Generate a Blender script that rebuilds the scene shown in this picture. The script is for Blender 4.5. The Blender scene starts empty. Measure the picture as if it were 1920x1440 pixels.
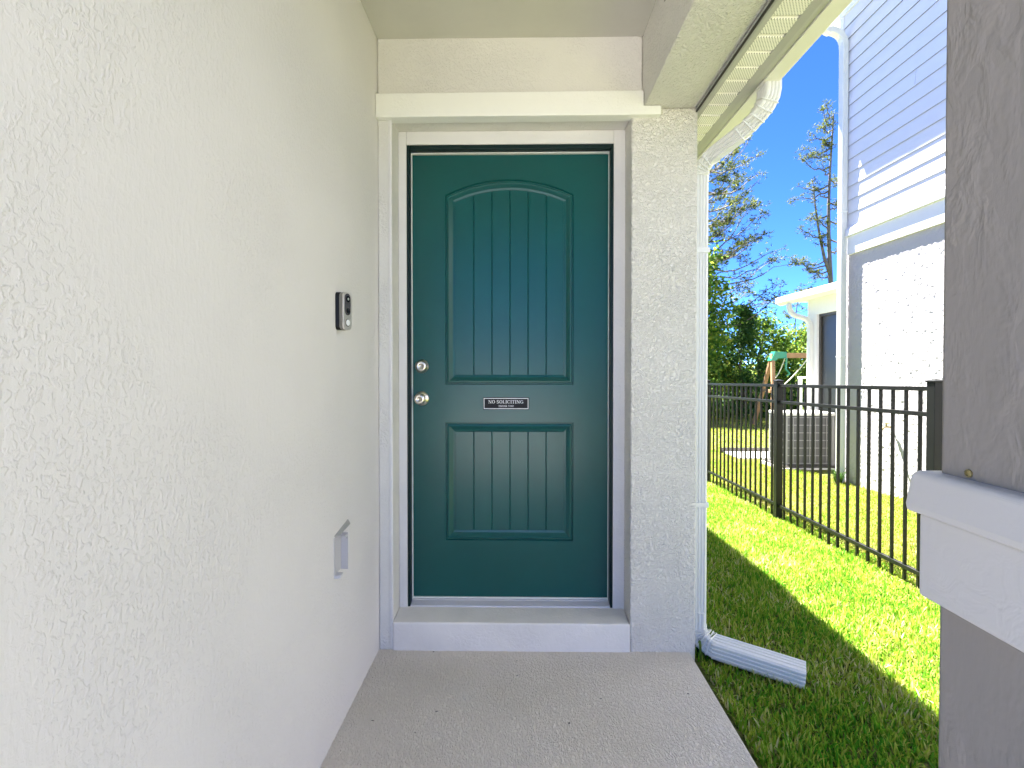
import bpy, bmesh, math, random
import numpy as np
from mathutils import Vector, Matrix

R = math.radians
scene = bpy.context.scene
COL = scene.collection
random.seed(7)
rng = np.random.default_rng(11)

# ------------------------------------------------------------------ camera
EYE = 1.24
cam_d = bpy.data.cameras.new('camera')
cam = bpy.data.objects.new('camera', cam_d)
COL.objects.link(cam)
cam.location = (0, 0, EYE)
cam.rotation_euler = (R(90 - 0.75), 0, R(0.9))
cam_d.sensor_width = 36
cam_d.lens = 930 / 1920 * 36
cam_d.shift_y = -17.8 / 1920
cam_d.clip_start = 0.02
cam_d.clip_end = 2000
scene.camera = cam

# ------------------------------------------------------------------ sky, sun, exposure
SUN_TO = Vector((-0.2, 0.5, 1.0)).normalized()      # direction towards the sun
ELEV = math.asin(SUN_TO.z)
world = bpy.data.worlds.new('World')
scene.world = world
world.use_nodes = True
wn = world.node_tree
wn.nodes.clear()
wo = wn.nodes.new('ShaderNodeOutputWorld')
bg = wn.nodes.new('ShaderNodeBackground')
sky = wn.nodes.new('ShaderNodeTexSky')
sky.sky_type = 'NISHITA'
sky.sun_disc = False
sky.sun_elevation = ELEV
sky.sun_rotation = math.atan2(SUN_TO.x, SUN_TO.y)
sky.altitude = 2000
sky.air_density = 0.25
sky.dust_density = 0.0
sky.ozone_density = 8.0
bg.inputs['Strength'].default_value = 0.095
hsv = wn.nodes.new('ShaderNodeHueSaturation')
hsv.inputs['Saturation'].default_value = 1.12
hsv.inputs['Hue'].default_value = 0.506
wn.links.new(sky.outputs['Color'], hsv.inputs['Color'])
wn.links.new(hsv.outputs['Color'], bg.inputs['Color'])
wn.links.new(bg.outputs['Background'], wo.inputs['Surface'])

sun_d = bpy.data.lights.new('sun', 'SUN')
sun_d.energy = 5.0
sun_d.angle = R(0.5)
sun_d.color = (1.0, 0.945, 0.86)
sun = bpy.data.objects.new('sun', sun_d)
COL.objects.link(sun)
sun.rotation_euler = (-SUN_TO).to_track_quat('-Z', 'Y').to_euler()
sun.location = (-3, 6, 14)

scene.view_settings.view_transform = 'Standard'
scene.view_settings.look = 'None'
scene.view_settings.gamma = 1
scene.view_settings.use_curve_mapping = False
scene.view_settings.exposure = 3.4
scene.cycles.max_bounces = 10
scene.cycles.diffuse_bounces = 6
scene.cycles.transparent_max_bounces = 12

# ------------------------------------------------------------------ materials
def mat(name, color, rough=0.6, metal=0.0, spec=0.5):
    m = bpy.data.materials.new(name)
    m.use_nodes = True
    b = m.node_tree.nodes['Principled BSDF']
    b.inputs['Base Color'].default_value = (*color, 1)
    b.inputs['Roughness'].default_value = rough
    b.inputs['Metallic'].default_value = metal
    b.inputs['Specular IOR Level'].default_value = spec
    return m

class NT:
    def __init__(s, m):
        s.t = m.node_tree
        s.b = s.t.nodes['Principled BSDF']
    def new(s, typ, **kw):
        n = s.t.nodes.new(typ)
        for k, v in kw.items():
            if k in n.inputs: n.inputs[k].default_value = v
            else: setattr(n, k, v)
        return n
    def link(s, a, b): s.t.links.new(a, b)
    def coords(s, scale=(1, 1, 1)):
        tc = s.new('ShaderNodeTexCoord')
        mp = s.new('ShaderNodeMapping')
        mp.inputs['Scale'].default_value = scale
        s.link(tc.outputs['Object'], mp.inputs['Vector'])
        return mp.outputs['Vector']
    def noise(s, vec, scale, detail=4, rough=0.5, dist=0.0):
        n = s.new('ShaderNodeTexNoise')
        n.inputs['Scale'].default_value = scale
        n.inputs['Detail'].default_value = detail
        n.inputs['Roughness'].default_value = rough
        n.inputs['Distortion'].default_value = dist
        s.link(vec, n.inputs['Vector'])
        return n.outputs['Fac']
    def ramp(s, fac, stops):
        n = s.new('ShaderNodeValToRGB')
        e = n.color_ramp.elements
        while len(e) < len(stops): e.new(0.5)
        for el, (p, c) in zip(e, stops):
            el.position = p
            el.color = (c, c, c, 1) if not hasattr(c, '__len__') else (*c, 1)
        s.link(fac, n.inputs['Fac'])
        return n.outputs['Color']
    def math(s, op, a, b):
        n = s.new('ShaderNodeMath', operation=op)
        for i, v in enumerate((a, b)):
            if isinstance(v, (int, float)): n.inputs[i].default_value = v
            else: s.link(v, n.inputs[i])
        return n.outputs[0]
    def mix(s, fac, a, b):
        n = s.new('ShaderNodeMix', data_type='RGBA')
        if isinstance(fac, (int, float)): n.inputs[0].default_value = fac
        else: s.link(fac, n.inputs[0])
        for i, v in ((6, a), (7, b)):
            if isinstance(v, tuple): n.inputs[i].default_value = (*v, 1)
            else: s.link(v, n.inputs[i])
        return n.outputs[2]
    def bump(s, h, strength, dist, normal=None):
        n = s.new('ShaderNodeBump')
        n.inputs['Strength'].default_value = strength
        n.inputs['Distance'].default_value = dist
        s.link(h, n.inputs['Height'])
        if normal: s.link(normal, n.inputs['Normal'])
        s.link(n.outputs['Normal'], s.b.inputs['Normal'])
        return n.outputs['Normal']

def stucco(name, color, scale=60, depth=0.004, strength=0.8, stretch=(1, 1, 1), patch=None, lo=0.42, hi=0.62,
           dirt=0.06, rough=0.85, dist=1.2, streak=0.0, fine_amt=0.22):
    """knockdown plaster: islands of trowelled relief over fine sand; patch = size of the smooth areas"""
    m = mat(name, color, rough, spec=0.25)
    n = NT(m)
    v = n.coords(stretch)
    v0 = n.coords()
    big = n.noise(v, scale, 3, 0.55, dist)
    isl = n.ramp(big, [(lo, 0.0), (hi, 1.0)])
    fine = n.noise(v0, scale * 4.5, 3, 0.6)
    h = n.math('ADD', n.math('MULTIPLY', isl, 1.0), n.math('MULTIPLY', fine, fine_amt))
    if patch:
        p = n.noise(v0, patch, 2, 0.5)
        pm = n.ramp(p, [(0.40, 0.14), (0.60, 1.0)])
        h = n.math('MULTIPLY', h, pm)
    if streak:
        sk = n.noise(n.coords((1, 1, 0.28)), 95, 3, 0.6, 0.3)
        h = n.math('ADD', h, n.math('MULTIPLY', sk, streak))
    n.bump(h, strength, depth)
    st = n.noise(v0, 1.7, 5, 0.62)
    sp = n.noise(v0, 55, 2, 0.5)
    spk = n.ramp(sp, [(0.73, 0.0), (0.79, 1.0)])
    d = tuple(c * (1 - dirt) for c in color)
    l = tuple(min(1, c * (1 + dirt * 0.5)) for c in color)
    c1 = n.mix(n.ramp(st, [(0.35, 0.0), (0.65, 1.0)]), d, l)
    c2 = n.mix(n.math('MULTIPLY', spk, 0.10), c1, tuple(c * 0.5 for c in color))
    n.link(c2, n.b.inputs['Base Color'])
    return m

def painted(name, color, rough=0.5, bump=0.0006, scale=40, var=0.05, spec=0.5):
    m = mat(name, color, rough, spec=spec)
    n = NT(m)
    v = n.coords()
    f = n.noise(v, scale, 4, 0.6)
    n.bump(f, 0.5, bump)
    st = n.noise(v, 3.1, 5, 0.65)
    c = n.mix(n.ramp(st, [(0.3, 0.0), (0.7, 1.0)]), tuple(c * (1 - var) for c in color), tuple(min(1, c * (1 + var)) for c in color))
    n.link(c, n.b.inputs['Base Color'])
    return m

WALLC = (0.69, 0.675, 0.63)
M = {}
M['wall_smooth'] = stucco('wall_smooth_stucco', (0.70, 0.678, 0.664), 92, 0.0028, 0.52, (1, 1.1, 0.85), patch=2.4, lo=0.49, hi=0.60, dirt=0.03, dist=0.5, streak=0.75, fine_amt=0.3)
M['facade'] = stucco('facade_stucco', WALLC, 62, 0.0035, 0.6, patch=4.0)
M['post'] = stucco('post_stucco', (0.81, 0.785, 0.72), 80, 0.0055, 1.0, dist=0.9, lo=0.41, hi=0.63, fine_amt=0.3)
M['jamb'] = stucco('jamb_stucco', (0.70, 0.685, 0.665), 40, 0.0016, 0.5, patch=3.0)
M['beam'] = stucco('beam_stucco', (0.75, 0.735, 0.69), 80, 0.0055, 0.95, dist=0.9, lo=0.38, hi=0.68, fine_amt=0.35)
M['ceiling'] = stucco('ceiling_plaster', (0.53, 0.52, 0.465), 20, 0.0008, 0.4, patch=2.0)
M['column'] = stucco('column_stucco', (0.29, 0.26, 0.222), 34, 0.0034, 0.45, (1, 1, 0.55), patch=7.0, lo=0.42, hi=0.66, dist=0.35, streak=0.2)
M['white_trim'] = stucco('white_trim_paint', (0.80, 0.80, 0.76), 50, 0.0012, 0.5, patch=3.5, dirt=0.03, rough=0.6)
M['column_trim'] = stucco('column_trim_paint', (0.60, 0.57, 0.515), 30, 0.0009, 0.5, patch=5.0, dirt=0.03, rough=0.55)
M['step'] = stucco('step_paint', (0.79, 0.76, 0.71), 45, 0.0014, 0.6, patch=5.0, dirt=0.12, rough=0.5)
M['white_metal'] = painted('white_metal', (0.70, 0.705, 0.68), 0.35, 0.0002, 90, 0.03)
M['soffit'] = mat('soffit_vinyl', (0.86, 0.85, 0.77), 0.5)
M['cream_metal'] = painted('cream_metal', (0.76, 0.755, 0.67), 0.42, 0.0002, 60, 0.04)
M['channel'] = painted('channel_grey', (0.42, 0.42, 0.39), 0.5, 0.0002, 60, 0.04)
M['dark_gap'] = mat('dark_gap', (0.03, 0.03, 0.028), 0.8)
M['door'] = painted('door_teal_paint', (0.005, 0.076, 0.070), 0.28, 0.00012, 160, 0.08, spec=0.38)
M['frame'] = painted('frame_dark_green', (0.003, 0.016, 0.016), 0.4, 0.0002, 90, 0.05, spec=0.25)
M['weatherstrip'] = mat('weatherstrip_white', (0.82, 0.82, 0.78), 0.5)
M['aluminium'] = painted('aluminium', (0.55, 0.55, 0.58), 0.38, 0.0002, 120, 0.06)
M['nickel'] = mat('satin_nickel', (0.72, 0.68, 0.60), 0.28, 1.0)
M['keyhole'] = mat('keyhole_dark', (0.02, 0.02, 0.02), 0.6)
M['black_plastic'] = mat('black_plastic', (0.006, 0.006, 0.006), 0.4, spec=0.2)
M['grey_plastic'] = mat('grey_plastic', (0.20, 0.19, 0.165), 0.45)
M['silver'] = mat('silver', (0.66, 0.63, 0.60), 0.32, 0.7)
M['lens_panel'] = mat('lens_panel', (0.07, 0.065, 0.07), 0.2)
M['lens'] = mat('lens_glass', (0.01, 0.01, 0.012), 0.05)
M['sign_black'] = mat('sign_black', (0.010, 0.010, 0.012), 0.5, spec=0.2)
M['sign_white'] = mat('sign_white', (0.82, 0.83, 0.84), 0.45)
M['bracket'] = painted('bracket_paint', (0.50, 0.49, 0.50), 0.45, 0.0004, 80, 0.06)
M['bracket_light'] = painted('bracket_light', (0.70, 0.68, 0.69), 0.5, 0.0004, 80, 0.05)
M['brass'] = mat('brass_old', (0.38, 0.31, 0.14), 0.4, 0.8)
M['fence'] = painted('fence_black', (0.007, 0.008, 0.008), 0.4, 0.0002, 120, 0.1, spec=0.3)
M['siding'] = painted('siding_paint', (0.70, 0.70, 0.735), 0.62, 0.0006, 70, 0.03)
M['joint'] = mat('board_joint_shade', (0.025, 0.025, 0.03), 0.9, spec=0.1)  # shade under the siding laps, painted as near-black board undersides
M['n_stucco'] = stucco('neighbour_stucco', (0.50, 0.48, 0.515), 90, 0.004, 0.7, dist=0.6, lo=0.30, hi=0.70, dirt=0.03)
M['n_trim'] = painted('neighbour_trim', (0.76, 0.76, 0.78), 0.55, 0.0004, 60, 0.03)
M['shingle'] = mat('shingle', (0.09, 0.085, 0.08), 0.9)
M['screen'] = mat('dark_screen', (0.035, 0.035, 0.036), 0.35)
M['bronze'] = mat('bronze_frame', (0.05, 0.045, 0.04), 0.5)
M['ac_body'] = painted('ac_body', (0.11, 0.11, 0.115), 0.5, 0.0003, 50, 0.08)
M['ac_grille'] = painted('ac_grille', (0.27, 0.27, 0.28), 0.45, 0.0002, 60, 0.05)
M['concrete'] = painted('pale_concrete', (0.58, 0.565, 0.545), 0.9, 0.002, 60, 0.08)
M['wood'] = painted('cedar_wood', (0.30, 0.17, 0.085), 0.75, 0.001, 60, 0.2)
M['green_plastic'] = mat('green_plastic', (0.012, 0.20, 0.12), 0.4)
M['rope'] = mat('rope', (0.62, 0.60, 0.45), 0.8)
M['bark'] = painted('bark', (0.10, 0.08, 0.065), 0.9, 0.01, 14, 0.35)
M['bark_grey'] = painted('bark_grey', (0.15, 0.13, 0.115), 0.9, 0.01, 14, 0.35)

def slab_material():
    m = mat('porch_coating', (0.70, 0.66, 0.61), 0.8, spec=0.3)
    n = NT(m); v = n.coords((1.5, 0.8, 1)); v0 = n.coords()
    a = n.ramp(n.noise(v, 82, 3, 0.55, 1.0), [(0.38, 0.0), (0.66, 1.0)])
    b = n.noise(v0, 330, 3, 0.6)
    n.bump(n.math('ADD', a, n.math('MULTIPLY', b, 0.35)), 1.0, 0.0068)
    st = n.noise(v0, 2.3, 5, 0.6)
    c = n.mix(n.ramp(st, [(0.3, 0.0), (0.7, 1.0)]), (0.80, 0.735, 0.625), (0.90, 0.835, 0.735))
    sp = n.ramp(n.noise(v0, 38, 1, 0.4), [(0.775, 0.0), (0.80, 1.0)])
    c = n.mix(n.math('MULTIPLY', sp, 0.8), c, (0.08, 0.07, 0.06))
    n.link(c, n.b.inputs['Base Color'])
    return m
M['slab'] = slab_material()

def soffit_material():
    """vinyl with rows of punched vent holes"""
    m = M['soffit']; n = NT(m)
    v = n.coords((110, 150, 1))
    sep = n.new('ShaderNodeSeparateXYZ'); n.link(v, sep.inputs[0])
    row = n.math('FLOOR', sep.outputs[1], 0.0)
    x = n.math('ADD', sep.outputs[0], n.math('MULTIPLY', row, 0.5))
    fx = n.math('SUBTRACT', n.math('FRACT', x, 0.0), 0.5)
    fy = n.math('SUBTRACT', n.math('FRACT', sep.outputs[1], 0.0), 0.5)
    d = n.math('ADD', n.math('MULTIPLY', fx, fx), n.math('MULTIPLY', fy, fy))
    hole = n.math('LESS_THAN', d, 0.055)
    c = n.mix(hole, (0.86, 0.85, 0.77), (0.10, 0.095, 0.08))
    n.link(c, n.b.inputs['Base Color'])
M['soffit_plain'] = mat('soffit_plain', (0.86, 0.85, 0.77), 0.5)
soffit_material()

def leaf_mat(name, stops, trans=0.45, rough=0.6, spec=0.2, patch=0):
    m = bpy.data.materials.new(name); m.use_nodes = True
    t = m.node_tree; t.nodes.clear()
    out = t.nodes.new('ShaderNodeOutputMaterial')
    geo = t.nodes.new('ShaderNodeNewGeometry')
    rp = t.nodes.new('ShaderNodeValToRGB')
    e = rp.color_ramp.elements
    while len(e) < len(stops): e.new(0.5)
    for el, (p, c) in zip(e, stops): el.position = p; el.color = (*c, 1)
    if patch:
        tc = t.nodes.new('ShaderNodeTexCoord'); nz = t.nodes.new('ShaderNodeTexNoise'); nz.inputs['Scale'].default_value = patch; nz.inputs['Detail'].default_value = 4
        t.links.new(tc.outputs['Object'], nz.inputs['Vector'])
        mr = t.nodes.new('ShaderNodeMapRange'); mr.inputs['From Min'].default_value = 0.3; mr.inputs['From Max'].default_value = 0.7; mr.inputs['To Min'].default_value = -0.24; mr.inputs['To Max'].default_value = 0.2
        t.links.new(nz.outputs['Fac'], mr.inputs['Value'])
        ad = t.nodes.new('ShaderNodeMath'); ad.operation = 'ADD'; t.links.new(geo.outputs['Random Per Island'], ad.inputs[0]); t.links.new(mr.outputs[0], ad.inputs[1])
        t.links.new(ad.outputs[0], rp.inputs['Fac'])
    else: t.links.new(geo.outputs['Random Per Island'], rp.inputs['Fac'])
    p = t.nodes.new('ShaderNodeBsdfPrincipled')
    p.inputs['Roughness'].default_value = rough
    p.inputs['Specular IOR Level'].default_value = spec
    tr = t.nodes.new('ShaderNodeBsdfTranslucent')
    mx = t.nodes.new('ShaderNodeMixShader'); mx.inputs[0].default_value = trans
    t.links.new(rp.outputs['Color'], p.inputs['Base Color'])
    t.links.new(rp.outputs['Color'], tr.inputs['Color'])
    t.links.new(p.outputs[0], mx.inputs[1]); t.links.new(tr.outputs[0], mx.inputs[2])
    t.links.new(mx.outputs[0], out.inputs['Surface'])
    return m
M['grass'] = leaf_mat('lawn_blades', [(0.0, (0.06, 0.27, 0.012)), (0.36, (0.20, 0.39, 0.026)), (0.66, (0.37, 0.45, 0.050)),
                                      (0.90, (0.48, 0.49, 0.13)), (1.0, (0.58, 0.54, 0.30))], 0.40, patch=2.2)
M['grass_dry'] = leaf_mat('lawn_blades_dry', [(0.0, (0.12, 0.27, 0.018)), (0.35, (0.25, 0.34, 0.03)), (0.7, (0.40, 0.36, 0.06)),
                                              (1.0, (0.42, 0.36, 0.18))], 0.38, patch=1.4)
M['leaf_dense'] = leaf_mat('leaf_dense', [(0.0, (0.03, 0.09, 0.014)), (0.5, (0.09, 0.19, 0.022)), (0.85, (0.18, 0.28, 0.035)), (1.0, (0.32, 0.34, 0.05))])
M['leaf_bright'] = leaf_mat('leaf_bright', [(0.0, (0.05, 0.12, 0.016)), (0.5, (0.13, 0.23, 0.028)), (1.0, (0.32, 0.35, 0.06))])
M['leaf_dark'] = leaf_mat('leaf_dark', [(0.0, (0.014, 0.05, 0.014)), (0.6, (0.04, 0.11, 0.022)), (1.0, (0.12, 0.20, 0.035))], 0.35)
M['needle'] = leaf_mat('pine_needle', [(0.0, (0.03, 0.055, 0.010)), (0.5, (0.10, 0.14, 0.020)), (1.0, (0.32, 0.32, 0.08))], 0.5, 0.8, 0.03)

def soil_material():
    m = mat('lawn_soil', (0.06, 0.09, 0.02), 0.95, spec=0.1)
    n = NT(m); v = n.coords()
    a = n.noise(v, 25, 6, 0.7); b = n.noise(v, 0.35, 3, 0.5)
    c1 = n.ramp(a, [(0.3, (0.035, 0.045, 0.012)), (0.5, (0.10, 0.12, 0.025)), (0.72, (0.24, 0.21, 0.09))])
    n.link(c1, n.b.inputs['Base Color'])
    n.bump(a, 0.8, 0.02)
    return m
M['soil'] = soil_material()

# ------------------------------------------------------------------ mesh helpers
def put(o, parent=None, label=None, cat=None, group=None, kind=None):
    if parent: o.parent = parent
    if label: o['label'] = label
    if cat: o['category'] = cat
    if group: o['group'] = group
    if kind: o['kind'] = kind
    return o

def thing(name, loc, label, cat, group=None):
    o = bpy.data.objects.new(name, None); COL.objects.link(o)
    o.location = loc; o.empty_display_size = 0.1
    return put(o, None, label, cat, group)

class MB:
    def __init__(s): s.v = []; s.f = []; s.mi = []; s.cur = 0
    def add(s, vs, fs):
        k = len(s.v); s.v += [tuple(v) for v in vs]
        for f in fs: s.f.append(tuple(i + k for i in f)); s.mi.append(s.cur)
        return s
    def box(s, x0, x1, y0, y1, z0, z1):
        vs = [(x, y, z) for z in (z0, z1) for y in (y0, y1) for x in (x0, x1)]
        return s.add(vs, [(0, 2, 3, 1), (4, 5, 7, 6), (0, 1, 5, 4), (2, 6, 7, 3), (0, 4, 6, 2), (1, 3, 7, 5)])
    def prism(s, poly, axis, a0, a1):
        """poly: 2D outline in the two other axes (cyclic order), extruded along axis"""
        n = len(poly)
        def P(p, a):
            return {'x': (a, p[0], p[1]), 'y': (p[0], a, p[1]), 'z': (p[0], p[1], a)}[axis]
        vs = [P(p, a0) for p in poly] + [P(p, a1) for p in poly]
        fs = [tuple(range(n))[::-1], tuple(range(n, 2 * n))] + [(i, (i + 1) % n, n + (i + 1) % n, n + i) for i in range(n)]
        return s.add(vs, fs)
    def sweep(s, path, sec, up=None, cap=True):
        """sec: list of 2D offsets (a along side, b along up') swept along path; up: fixed side vector or None"""
        path = [Vector(p) for p in path]; n = len(sec); rings = []
        for i, p in enumerate(path):
            d = (path[min(i + 1, len(path) - 1)] - path[max(i - 1, 0)]).normalized()
            side = Vector(up) if up else (d.orthogonal().normalized() if abs(d.z) < 0.9 and False else d.cross(Vector((0.31, 0.95, 0.05))).normalized())
            side = (side - d * side.dot(d)).normalized()
            o = d.cross(side).normalized()
            rings.append([p + side * a + o * b for a, b in (sec[i] if isinstance(sec[0][0], (list, tuple)) else sec)])
        n = len(rings[0]); vs = [v for r in rings for v in r]; fs = []
        for i in range(len(rings) - 1):
            for j in range(n):
                fs.append((i * n + j, i * n + (j + 1) % n, (i + 1) * n + (j + 1) % n, (i + 1) * n + j))
        if cap: fs += [tuple(range(n))[::-1], tuple((len(rings) - 1) * n + j for j in range(n))]
        return s.add(vs, fs)
    def tube(s, path, r, n=8, cap=True):
        rs = r if hasattr(r, '__len__') else [r] * len(path)
        secs = [[(q * math.cos(2 * math.pi * j / n), q * math.sin(2 * math.pi * j / n)) for j in range(n)] for q in rs]
        return s.sweep(path, secs, None, cap)
    def lathe(s, prof, c, axis='y', n=24):
        """prof: (radius, distance along axis) rings, capped at both ends"""
        vs = []; fs = []
        for r, h in prof:
            for j in range(n):
                a = 2 * math.pi * j / n; u, w = r * math.cos(a), r * math.sin(a)
                vs.append({'y': (c[0] + u, c[1] + h, c[2] + w), 'x': (c[0] + h, c[1] + u, c[2] + w), 'z': (c[0] + u, c[1] + w, c[2] + h)}[axis])
        for i in range(len(prof) - 1):
            for j in range(n): fs.append((i * n + j, i * n + (j + 1) % n, (i + 1) * n + (j + 1) % n, (i + 1) * n + j))
        fs += [tuple(range(n)), tuple((len(prof) - 1) * n + j for j in range(n))[::-1]]
        return s.add(vs, fs)
    def build(s, name, m, parent=None, bevel=0, seg=2, smooth=False, origin=None, fix=True):
        off = Vector((0, 0, 0))
        p = parent
        while p: off += p.location; p = p.parent
        o3 = Vector(origin) if origin is not None else off
        me = bpy.data.meshes.new(name)
        me.from_pydata([tuple(Vector(v) - o3) for v in s.v], [], s.f)
        ms = m if isinstance(m, (list, tuple)) else [m]
        for q in ms: me.materials.append(q)
        if len(ms) > 1: me.polygons.foreach_set('material_index', s.mi)
        if fix:
            b = bmesh.new(); b.from_mesh(me); bmesh.ops.recalc_face_normals(b, faces=b.faces); b.to_mesh(me); b.free()
        if smooth: me.polygons.foreach_set('use_smooth', [True] * len(me.polygons))
        o = bpy.data.objects.new(name, me); COL.objects.link(o)
        if parent: o.parent = parent
        o.location = o3 - off if parent else o3
        if bevel:
            md = o.modifiers.new('bevel', 'BEVEL'); md.width = bevel; md.segments = seg; md.limit_method = 'ANGLE'; md.angle_limit = R(35)
        return o

def rect_sec(w, h, c=0.0):
    """rectangle outline with cut corners"""
    a, b = w / 2, h / 2
    if not c: return [(-a, -b), (a, -b), (a, b), (-a, b)]
    return [(-a + c, -b), (a - c, -b), (a, -b + c), (a, b - c), (a - c, b), (-a + c, b), (-a, b - c), (-a, -b + c)]

def ground_z(x, y):
    x = np.asarray(x, float); y = np.asarray(y, float)
    z = -0.04 - 0.065 * np.clip(x - 0.77, 0, 1.7) - 0.035 * np.clip(y - 3, 0, 25)
    z = z + 0.008 * np.sin(x * 2.3 + y * 1.1) * np.clip((x - 0.9), 0, 1) + 0.012 * np.sin(x * 0.9 - y * 0.7) * np.clip((x - 1.5), 0, 1)
    return z
GZ = lambda x, y: float(ground_z(x, y))

# ================================================================== ground, paths
def grid_mesh(name, xs, ys, m):
    X, Y = np.meshgrid(xs, ys); Z = ground_z(X, Y)
    n, k = len(ys), len(xs)
    vs = np.stack([X, Y, Z], -1).reshape(-1, 3)
    fs = [(i * k + j, i * k + j + 1, (i + 1) * k + j + 1, (i + 1) * k + j) for i in range(n - 1) for j in range(k - 1)]
    me = bpy.data.meshes.new(name); me.from_pydata(vs.tolist(), [], fs); me.materials.append(m)
    me.polygons.foreach_set('use_smooth', [True] * len(me.polygons))
    o = bpy.data.objects.new(name, me); COL.objects.link(o); return o
xs = np.concatenate([[-400, -150, -60, -25, -10, -4, -1], np.arange(0.5, 12.1, 0.25), [14, 18, 25, 45, 90, 200, 400]])
ys = np.concatenate([[-400, -150, -60, -25, -10, -4, -1], np.arange(0, 22.1, 0.3), [25, 28, 35, 60, 120, 250, 500]])
put(grid_mesh('ground', xs, ys, M['soil']), kind='structure')

mb = MB(); mb.box(-0.625, 0.742, -0.8, 2.165, -0.16, 0.0)
put(mb.build('porch_floor', M['slab'], bevel=0.006, origin=(0, 0, 0)), kind='structure')
mb = MB(); mb.box(-7.5, -0.2, -14.0, -0.83, -0.16, -0.015)
put(mb.build('driveway', M['concrete'], bevel=0.006, origin=(0, 0, 0)), kind='structure')
mb = MB(); mb.box(-0.19, 1.1, -14.0, -0.83, -0.16, -0.012)
put(mb.build('path', M['concrete'], bevel=0.006, origin=(0, 0, 0)), kind='structure')
mb = MB(); mb.box(-80, 80, -22.0, -14.05, -0.3, -0.03)
put(mb.build('road', mat('asphalt', (0.055, 0.055, 0.057), 0.9), origin=(0, 0, 0)), kind='structure')

# ================================================================== the house
F, B, S = 2.16, 2.28, 2.335          # facade face, recess face, door face
house = thing('stucco_house', (0, 0, 0), 'pale stucco house entrance with a recessed teal front door under a low eave', 'house')

mb = MB(); mb.box(-7.0, -0.62, 0.34, 9.5, -0.3, 2.70)
mb.build('wall', M['wall_smooth'], house, 0.004)
mb = MB(); mb.prism([(-0.6195, -0.1), (-0.559, -0.1), (-0.559, 2.325), (0.4815, 2.325), (0.4815, 2.3605), (0.5295, 2.3605), (0.5295, 2.72), (-0.6195, 2.72)], 'y', F + 0.004, 2.45)
mb.build('facade_wall', M['facade'], house, 0.006)
mb = MB(); mb.box(-0.573, -0.557, F + 0.001, F + 0.012, 0.0, 2.318)
mb.build('corner_bead', M['jamb'], house, 0.004)
mb = MB()
mb.box(0.482, 0.766, F, 9.5, -0.25, 2.36); mb.box(0.5305, 0.766, F + 0.0005, 9.5, 2.3602, 2.675)
mb.build('post', M['post'], house, 0.007, 3)
mb = MB()
mb.box(-0.5585, -0.521, B, 2.44, 0.0, 2.3245); mb.box(0.429, 0.4815, B, 2.44, 0.0, 2.3245); mb.box(-0.5205, 0.4285, B, 2.44, 2.264, 2.3243)
mb.build('door_jamb', M['jamb'], house, 0.003)
mb = MB(); mb.box(-0.62, 0.49, 2.46, 2.6, -0.1, 2.7)
mb.build('wall', M['facade'], house)
mb = MB(); mb.prism([(-0.6195, 2.315), (0.602, 2.318), (0.602, 2.356), (0.5275, 2.356), (0.5275, 2.421), (-0.6195, 2.417)], 'y', F - 0.03, F + 0.03)
mb.build('header_trim', M['white_trim'], house, 0.004)
mb = MB(); mb.prism([(F - 0.006, -0.02), (F - 0.004, 0.122), (2.295, 0.132), (2.295, -0.02)], 'x', -0.5585, 0.4815)
mb.build('door_step', M['step'], house, 0.007, 3)
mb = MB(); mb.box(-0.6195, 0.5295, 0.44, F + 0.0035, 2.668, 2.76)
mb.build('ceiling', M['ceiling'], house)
mb = MB(); mb.box(0.53, 0.757, 0.30, F - 0.0005, 2.358, 2.675)
mb.build('beam', M['beam'], house, 0.005)
mb = MB(); mb.box(-0.6195, 0.5295, 0.31, 0.45, 2.358, 2.675)
mb.build('beam', M['beam'], house, 0.005)
mb = MB(); mb.box(0.5295, 0.534, 1.83, 1.842, 2.58, 2.605)
mb.build('weep_hole', M['dark_gap'], house)

# ---- column with its trim band
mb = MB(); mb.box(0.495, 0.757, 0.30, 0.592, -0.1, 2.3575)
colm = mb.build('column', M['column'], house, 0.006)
mb = MB(); x0, x1, y0, y1 = 0.495, 0.757, 0.30, 0.592
p = 0.013; mb.box(x0 - p, x1 + p, y0 - p, y1 + p, 0.966, 1.066)
mb.build('trim_band', M['column_trim'], colm, 0.004, 3)
mb = MB()
prof = [(0.0215, 1.0665), (0.0225, 1.075), (0.0185, 1.112), (0.014, 1.1165), (0.0, 1.117)]
vs = []; fs = []
for q, z in prof: vs += [(x0 - q, y0 - q, z), (x1 + q, y0 - q, z), (x1 + q, y1 + q, z), (x0 - q, y1 + q, z)]
for i in range(len(prof) - 1):
    for j in range(4): fs.append((i * 4 + j, i * 4 + (j + 1) % 4, i * 4 + 4 + (j + 1) % 4, i * 4 + 4 + j))
fs += [(3, 2, 1, 0), tuple(range(len(vs) - 4, len(vs)))]
mb.add(vs, fs); mb.build('trim_ledge', M['column_trim'], colm, 0.003, 3)
mb = MB(); mb.lathe([(0.0045, -0.0008), (0.0045, -0.0022), (0.0025, -0.003), (0.0022, -0.0018), (0.0004, -0.0018)], (0.495, 0.552, 1.124), 'x', 14)
mb.build('screw', M['brass'], colm)

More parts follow.
